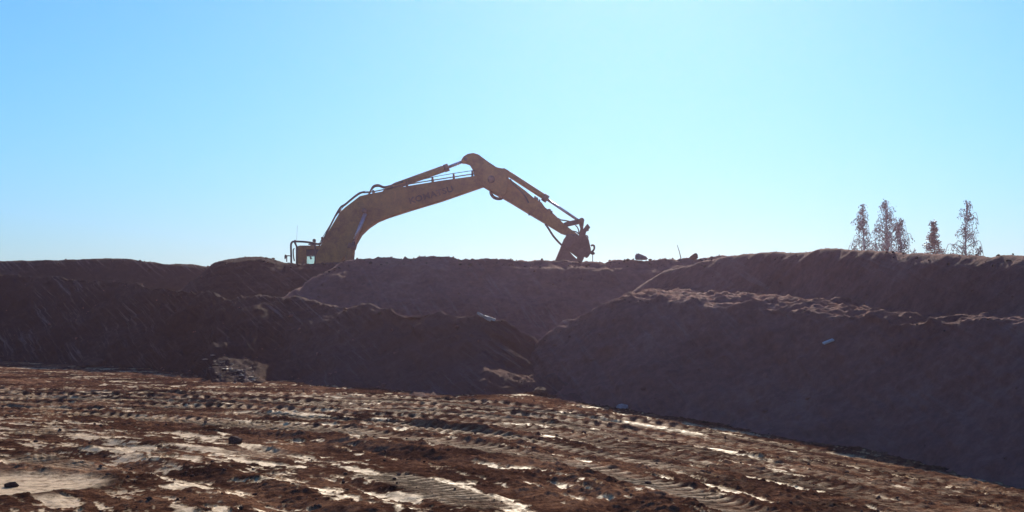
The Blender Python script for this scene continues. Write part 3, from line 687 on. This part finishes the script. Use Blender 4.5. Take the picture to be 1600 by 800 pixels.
# ------------------------------------------------------------------ trees on the plateau
def tree(name, label, px, toppy, d_, h, prof, seed, bark, leafmat, nleaf, leaf=0.12, droop=0.8, lean=0.0, spruce=False, ntw=90):
    """prof: [(height fraction, crown radius m)]; crown built of small leaf faces along hanging twigs"""
    rng = random.Random(seed)
    top = Zpx(toppy, d_); base = top - h
    root = empty(name, (Xpx(px, d_), d_, base)); tag(root, label, 'tree')
    bm = bmesh.new()
    ph = rng.uniform(0, 6)
    def axis(t): return Vector((lean * t * h + 0.12 * math.sin(3 * t + ph) * t, 0.1 * math.sin(2.3 * t + ph) * t, h * t))
    add_tube(bm, [axis(i / 14) for i in range(15)], [0.012 * h * (1 - 0.93 * i / 14) + 0.008 for i in range(15)], 8)
    hs, rs = zip(*prof); tips = []
    for k in range(ntw):
        t = hs[0] + (hs[-1] - hs[0]) * ((k + rng.random()) / ntw)
        r = float(np.interp(t, hs, rs)) * (0.5 + (0.6 if spruce else 1.15) * rng.random() ** 1.3)
        az = rng.uniform(0, 2 * math.pi)
        p0 = axis(t); up = r * (0.25 if spruce else 0.7) * rng.uniform(0.4, 1.1)
        e = Vector((math.cos(az), math.sin(az), 0))
        if spruce: pts = [p0, p0 + e * r * 0.5 - Vector((0, 0, 0.05 * r)), p0 + e * r - Vector((0, 0, 0.22 * r))]
        else: pts = [p0, p0 + e * r * 0.45 + Vector((0, 0, up * 0.7)), p0 + e * r * 0.85 + Vector((0, 0, up)), p0 + e * r * 1.05 + Vector((0, 0, up - droop * r * rng.uniform(0.5, 1.5)))]
        pts = curve_pts(pts, 3)
        add_tube(bm, pts, [0.004 * h * (1 - t * 0.7) * (1 - 0.75 * i / (len(pts) - 1)) + 0.006 for i in range(len(pts))], 4, caps=False)
        tips.append(pts)
    finish('trunk', bm, bark, root, True)
    V, Fc = [], []
    dens = np.array([rng.random() ** 3 + 0.03 for _ in tips]); cum = np.cumsum(dens) / dens.sum()
    for i in range(nleaf):
        pts = tips[int(np.searchsorted(cum, rng.random()))]
        s = rng.random() ** 0.6 * (len(pts) - 1.001); k = int(s)
        p = pts[k].lerp(pts[k + 1], s - k)
        hang = rng.random() ** 2 * (0.1 if spruce else 0.45) * droop
        p = p + Vector((rng.gauss(0, 0.07), rng.gauss(0, 0.07), -hang + rng.gauss(0, 0.05)))
        l = leaf * rng.uniform(0.6, 1.5); w_ = l * rng.uniform(0.35, 0.6)
        a = Vector((rng.gauss(0, 0.5), rng.gauss(0, 0.5), -1.0 if not spruce else rng.gauss(0, 0.4))).normalized()
        b = a.cross(Vector((rng.gauss(0, 1), rng.gauss(0, 1), rng.gauss(0, 1)))).normalized()
        n = len(V)
        V += [p, p + a * l * 0.5 + b * w_ * 0.5, p + a * l, p + a * l * 0.5 - b * w_ * 0.5]; Fc.append((n, n + 1, n + 2, n + 3))
    me = bpy.data.meshes.new('crown'); me.from_pydata([v[:] for v in V], [], Fc); me.update()
    link('crown', me, leafmat, root)
    return root

TD = 74.0
tree('birch_tree', 'slender pale birch at the left end of the row, beside the broadest birch', 1351, 319, TD, 6.5,
     [(0.25, 0.75), (0.45, 0.62), (0.65, 0.50), (0.85, 0.34), (0.93, 0.18), (1.0, 0.05)], 3, M['bark'], M['leaf'], 2300, 0.09, lean=-0.002)
tree('birch_tree', 'tallest and broadest pale birch on the plateau rim', 1387, 313, TD + 2, 6.9,
     [(0.2, 1.15), (0.42, 1.05), (0.6, 0.82), (0.78, 0.52), (0.9, 0.33), (1.0, 0.06)], 8, M['bark'], M['leaf'], 4300, 0.09, ntw=150)
tree('birch_tree', 'short bushy birch leaning out under the tallest birch', 1406, 342, TD - 2, 5.5,
     [(0.2, 0.9), (0.45, 0.75), (0.7, 0.5), (0.9, 0.26), (1.0, 0.05)], 14, M['bark'], M['leaf'], 2300, 0.09, lean=0.01)
tree('conifer_tree', 'short rust brown cone-shaped tree standing between the birches', 1461, 346, TD, 5.6,
     [(0.3, 1.05), (0.45, 0.9), (0.65, 0.66), (0.85, 0.36), (1.0, 0.06)], 21, M['darkbark'], M['redleaf'], 4600, 0.095, spruce=True, ntw=150)
tree('birch_tree', 'lone slender birch with sparse crown at the right end of the row', 1510, 313, TD, 6.7,
     [(0.25, 0.75), (0.5, 0.72), (0.62, 0.62), (0.74, 0.36), (0.82, 0.44), (0.93, 0.34), (1.0, 0.06)], 30, M['bark'], M['leaf'], 2000, 0.09, ntw=85)
for i, (px, py, h, lab) in enumerate([(1337, 385, 3.9, 'thin sapling left of the birches on the rim'), (1432, 388, 3.7, 'low shrub top between the broad birch and the brown tree'),
                                      (1530, 386, 3.9, 'low shrub top to the right of the lone slender birch')]):
    tag(tree('sapling', lab, px, py, TD - 4, h, [(0.3, 0.5), (0.7, 0.3), (1.0, 0.06)], 50 + i, M['darkbark'], M['leaf'], 260, 0.11, ntw=26), lab, 'shrub')

# ------------------------------------------------------------------ small things on the banks
def rock_mesh(seed, sub=2, sq=(1, 1, 1), rough=0.28):
    rng = random.Random(seed); bm = bmesh.new(); bmesh.ops.create_icosphere(bm, subdivisions=sub, radius=1)
    ax = [Vector((rng.gauss(0, 1), rng.gauss(0, 1), rng.gauss(0, 1))).normalized() for _ in range(7)]
    of = [rng.uniform(0.55, 0.95) for _ in ax]
    for v in bm.verts:
        for a, o_ in zip(ax, of):
            dd = v.co.dot(a)
            if dd > o_: v.co -= a * (dd - o_) * 0.9
        v.co *= 1 + rng.uniform(-rough, rough) * 0.25
        v.co = Vector((v.co.x * sq[0], v.co.y * sq[1], v.co.z * sq[2]))
    bmesh.ops.recalc_face_normals(bm, faces=bm.faces[:])
    me = bpy.data.meshes.new('rock'); bm.to_mesh(me); bm.free(); return me

def thing_poly(name, label, cat, poly, d_, thick, mat, bev=0.02):
    """chunky solid whose side outline is given at distance d_"""
    cx = sum(Xpx(p[0], d_) for p in poly) / len(poly); cz = min(Zpx(p[1], d_) for p in poly)
    bm = bmesh.new()
    f = bm.faces.new([bm.verts.new((Xpx(a, d_) - cx, -thick / 2, Zpx(b, d_) - cz)) for a, b in poly])
    r = bmesh.ops.extrude_face_region(bm, geom=[f])
    for v in r['geom']:
        if isinstance(v, bmesh.types.BMVert): v.co.y = thick / 2
    bmesh.ops.recalc_face_normals(bm, faces=bm.faces[:])
    bmesh.ops.bevel(bm, geom=bm.edges[:], offset=bev, segments=2, affect='EDGES', clamp_overlap=True)
    o = finish(name, bm, mat); o.location = (cx, d_, cz); return tag(o, label, cat)

thing_poly('earth_block', 'wedge-shaped grey block on the rim right of the bucket', 'block', [(992.5, 406), (993, 397), (995.5, 395.5), (1003, 398.5), (1011, 402), (1012, 406)], 45.1, 0.35, M['stone'], 0.03)
thing_poly('earth_block', 'small horn-shaped dark lump on the rim right of the leaning stick', 'block', [(1076, 405), (1078, 401), (1083, 397.5), (1086.5, 395), (1089, 396), (1090, 402), (1090, 405)], 45.1, 0.3, M['clod'], 0.03)
bm = bmesh.new(); a, b = P(1064, 404, 45.2), P(1058, 382.5, 45.2)
add_tube(bm, [Vector((0, 0, 0)), (b - a) * 0.5 + Vector((0.01, 0, 0)), b - a], [0.014, 0.012, 0.008], 6)
o = finish('stick', bm, M['darkbark'], None, True); o.location = a
tag(o, 'thin leaning stick on the rim between the two small blocks', 'stick')

def on_surface(pts, px, py):
    """nearest visible grid vertex of a bank to a photo pixel"""
    q = np.stack([800 + pts[..., 0] * F / pts[..., 1], HOR - (pts[..., 2] - CAMZ) * F / pts[..., 1]], -1)
    e = (q[..., 0] - px) ** 2 + (q[..., 1] - py) ** 2 + pts[..., 1] * 0.001
    i = np.unravel_index(np.argmin(e), e.shape); return Vector(pts[i]), i

# plank on the right mound, near-white colour standing in for sun on it
p, i_ = on_surface(RMP, 1294, 537)
bm = bmesh.new(); bmesh.ops.create_cube(bm, size=1)
for v in bm.verts: v.co = Vector((v.co.x * 0.20, v.co.y * 0.12, v.co.z * 0.035))
bmesh.ops.bevel(bm, geom=bm.edges[:], offset=0.005, segments=1, affect='EDGES')
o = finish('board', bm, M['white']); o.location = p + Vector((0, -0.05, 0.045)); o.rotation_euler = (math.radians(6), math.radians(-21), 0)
tag(o, 'short white board sticking out of the right mound face', 'board')
for lab, (x0, y0), (x1, y1), w_ in (('longer pale slab on the crest of the left bank nose', (749, 492), (766, 505), 0.10), ('shorter wider pale slab just right of the long one on the bank nose', (757, 492), (774, 505), 0.22)):  # added slabs whose pale colour imitates sunlit soil facets
    a, _ = on_surface(LBP, x0, y0); b, _ = on_surface(LBP, x1, y1)
    dv = b - a; bm = bmesh.new(); bmesh.ops.create_cube(bm, size=1)
    for v in bm.verts: v.co = Vector((v.co.x * dv.length, v.co.y * w_, v.co.z * 0.05))
    bmesh.ops.subdivide_edges(bm, edges=bm.edges[:], cuts=3, use_grid_fill=True)
    rng = random.Random(len(lab))
    for v in bm.verts: v.co += Vector((rng.uniform(-1, 1) * 0.02, rng.uniform(-1, 1) * 0.02, rng.uniform(-1, 1) * 0.008))
    o = finish('glint_slab', bm, M['glint_tone']); o.location = (a + b) / 2 + Vector((0, -0.02, 0.06)); o.rotation_euler = dv.to_track_quat('X', 'Z').to_euler()
    tag(o, lab, 'slab')

for name, lab, cat, px, d_, size, sq, mat, seed in [
    ('earth_clod', 'big dark clod of earth at the foot of the left bank', 'clod', 148, float(base_d(148)) - 1.2, 0.36, (1.1, 0.9, 0.62), M['clod'], 4),
    ('earth_clod', 'dark clod at the foot of the gully between the banks', 'clod', 845, 29.6, 0.2, (1.2, 0.8, 0.6), M['clod'], 5),
    ('stone', 'rounded pale stone at the foot of the right mound', 'stone', 972, float(base_d(972)) - 0.25, 0.12, (1.1, 1, 0.75), M['stone'], 6),
    ('earth_clod', 'dark clod on the track-marked mud, left of centre', 'clod', 367, 17.7, 0.09, (1.1, 1, 0.9), M['clod'], 9),
    ('earth_clod', 'dark clod lying on the flat slurry in the near left corner', 'clod', 18, 13.6, 0.06, (1.2, 0.9, 0.7), M['clod'], 10)]:
    x = Xpx(px, d_); z = floor_z(x, d_)
    o = link(name, rock_mesh(seed), mat); o.scale = (size * sq[0], size * sq[1], size * sq[2]); o.location = (x, d_, z + size * sq[2] * 0.35); o.rotation_euler = (0, 0, seed)
    tag(o, lab, cat)

# ------------------------------------------------------------------ loose crumbs of earth and pebbles (uncountable)
def scatter(name, label, pos, sizes, mat, seed, cat, flat=0.75):
    rng = np.random.default_rng(seed)
    bm = bmesh.new(); bmesh.ops.create_icosphere(bm, subdivisions=1, radius=1)
    bm.verts.ensure_lookup_table()
    bv = np.array([v.co[:] for v in bm.verts]); bf = np.array([[v.index for v in f.verts] for f in bm.faces]); bm.free()
    N = len(pos)
    v = bv[None] * (1 + rng.normal(0, 0.22, (N, len(bv), 1))) * rng.uniform(0.6, 1.25, (N, 1, 3)) * np.array([1, 1, flat]) * sizes[:, None, None]
    a = rng.uniform(0, 2 * np.pi, N); c, s = np.cos(a)[:, None], np.sin(a)[:, None]
    v = np.stack([v[..., 0] * c - v[..., 1] * s, v[..., 0] * s + v[..., 1] * c, v[..., 2]], -1) + pos[:, None]
    f = (bf[None] + (np.arange(N) * len(bv))[:, None, None]).reshape(-1)
    me = bpy.data.meshes.new(name); nv, nf = N * len(bv), N * len(bf)
    me.vertices.add(nv); me.vertices.foreach_set('co', v.reshape(-1).astype(np.float32))
    me.loops.add(nf * 3); me.loops.foreach_set('vertex_index', f.astype(np.int32))
    me.polygons.add(nf); me.polygons.foreach_set('loop_start', np.arange(nf, dtype=np.int32) * 3)
    me.update(calc_edges=True)
    return tag(link(name, me, mat), label, cat, kind='stuff')

rng = np.random.default_rng(7)
n = 9000
dd = 9 + (44 - 9) * rng.random(n) ** 1.2; aa = rng.uniform(-0.46, 0.46, n)
cx, cy = aa * dd, dd
ch, cs = floor_fields(cx, cy)
keep = (cs < 0.55) | (rng.random(n) < 0.12)
cl = fbm(cx / 2.0, cy / 2.0, 77, 2) > -0.15; keep &= cl
cx, cy, ch = cx[keep], cy[keep], ch[keep]
sz = 0.006 + 0.024 * rng.random(len(cx)) ** 7
scatter('soil_crumbs', 'loose crumbs of brown earth strewn over the muddy pit floor', np.stack([cx, cy, ch + sz * 0.3], -1), sz, M['clod'], 8, 'soil')

# crumbs along the crests, seen against the sky
cr = []
for pts_, nn in ((RRP, 260), (MOP, 160), (CBP, 420), (UBP, 300), (LBP, 260), (RMP, 150)):
    top_r = np.argmax(pts_[..., 2] - 0.02 * np.abs(np.arange(pts_.shape[0])[:, None]), 0) if pts_ is not RMP else np.full(pts_.shape[1], 86)
    for c_ in rng.integers(0, pts_.shape[1], nn):
        r_ = int(np.clip(top_r[c_] + rng.integers(-5, 3), 0, pts_.shape[0] - 1)); cr.append(pts_[r_, c_])
cr = np.array(cr); sz = (0.014 + 0.06 * rng.random(len(cr)) ** 6) * np.clip((cr[:, 1] - 8) / 35, 0.25, 1)
scatter('crest_crumbs', 'loose crumbs of earth strewn along the crests of the banks', cr + np.array([0, 0, 0.01]), sz, M['clod'], 18, 'soil')

# crumbs that rolled down the faces
fc = []
for pts_, nn, r0, r1 in ((RMP, 420, 4, 84), (LBP, 320, 4, 76), (CBP, 200, 4, 52), (UBP, 160, 6, 38)):
    rr_i = (r0 + (r1 - r0) * rng.random(nn) ** 1.7).astype(int); cc_i = rng.integers(0, pts_.shape[1], nn)
    fc.append(pts_[rr_i, cc_i])
fc = np.concatenate(fc); sz = (0.012 + 0.06 * rng.random(len(fc)) ** 5) * np.clip(fc[:, 1] / 32, 0.4, 1)
scatter('fallen_crumbs', 'small lumps of earth fallen on the faces of the banks', fc, sz, M['bank'], 28, 'soil')

# pebbly wet patch at the foot of the left bank
pp = []
for _ in range(90):
    px = 333 + 66 * rng.random() ** 1.2
    py = 566 + (px - 335) * 0.42 + rng.normal(0, 5)
    p_, _i = on_surface(LBP[:, ::3], px, py); pp.append(p_)
pp = np.array([q[:] for q in pp]) + np.stack([rng.normal(0, 0.08, 90), rng.normal(0, 0.05, 90), np.full(90, 0.01)], -1)
scatter('pebbles', 'patch of pale wet pebbles on the lower left bank', pp, 0.03 + 0.06 * rng.random(90) ** 2, M['pebble'], 12, 'pebbles', 0.14)

# ------------------------------------------------------------------ haze added to imitate the veil of lens flare
def haze():
    bm = bmesh.new(); bmesh.ops.create_cube(bm, size=1)
    for v in bm.verts: v.co = Vector((v.co.x * 2000, 620 + v.co.y * 1900, 3.2 + v.co.z * 9.9))
    m = bpy.data.materials.new('flare_haze'); m.use_nodes = True; nt = m.node_tree; nt.nodes.clear()
    out = nt.nodes.new('ShaderNodeOutputMaterial'); pv = nt.nodes.new('ShaderNodeVolumePrincipled')
    pv.inputs['Color'].default_value = (1.0, 0.67, 0.81, 1); pv.inputs['Density'].default_value = 0.00065; pv.inputs['Anisotropy'].default_value = 0.84  # pink tint imitates the flare's magenta glow
    nt.links.new(pv.outputs[0], out.inputs['Volume'])
    o = finish('haze', bm, m); tag(o, 'thin haze added over the pit to imitate lens flare', 'haze', kind='stuff')
haze()
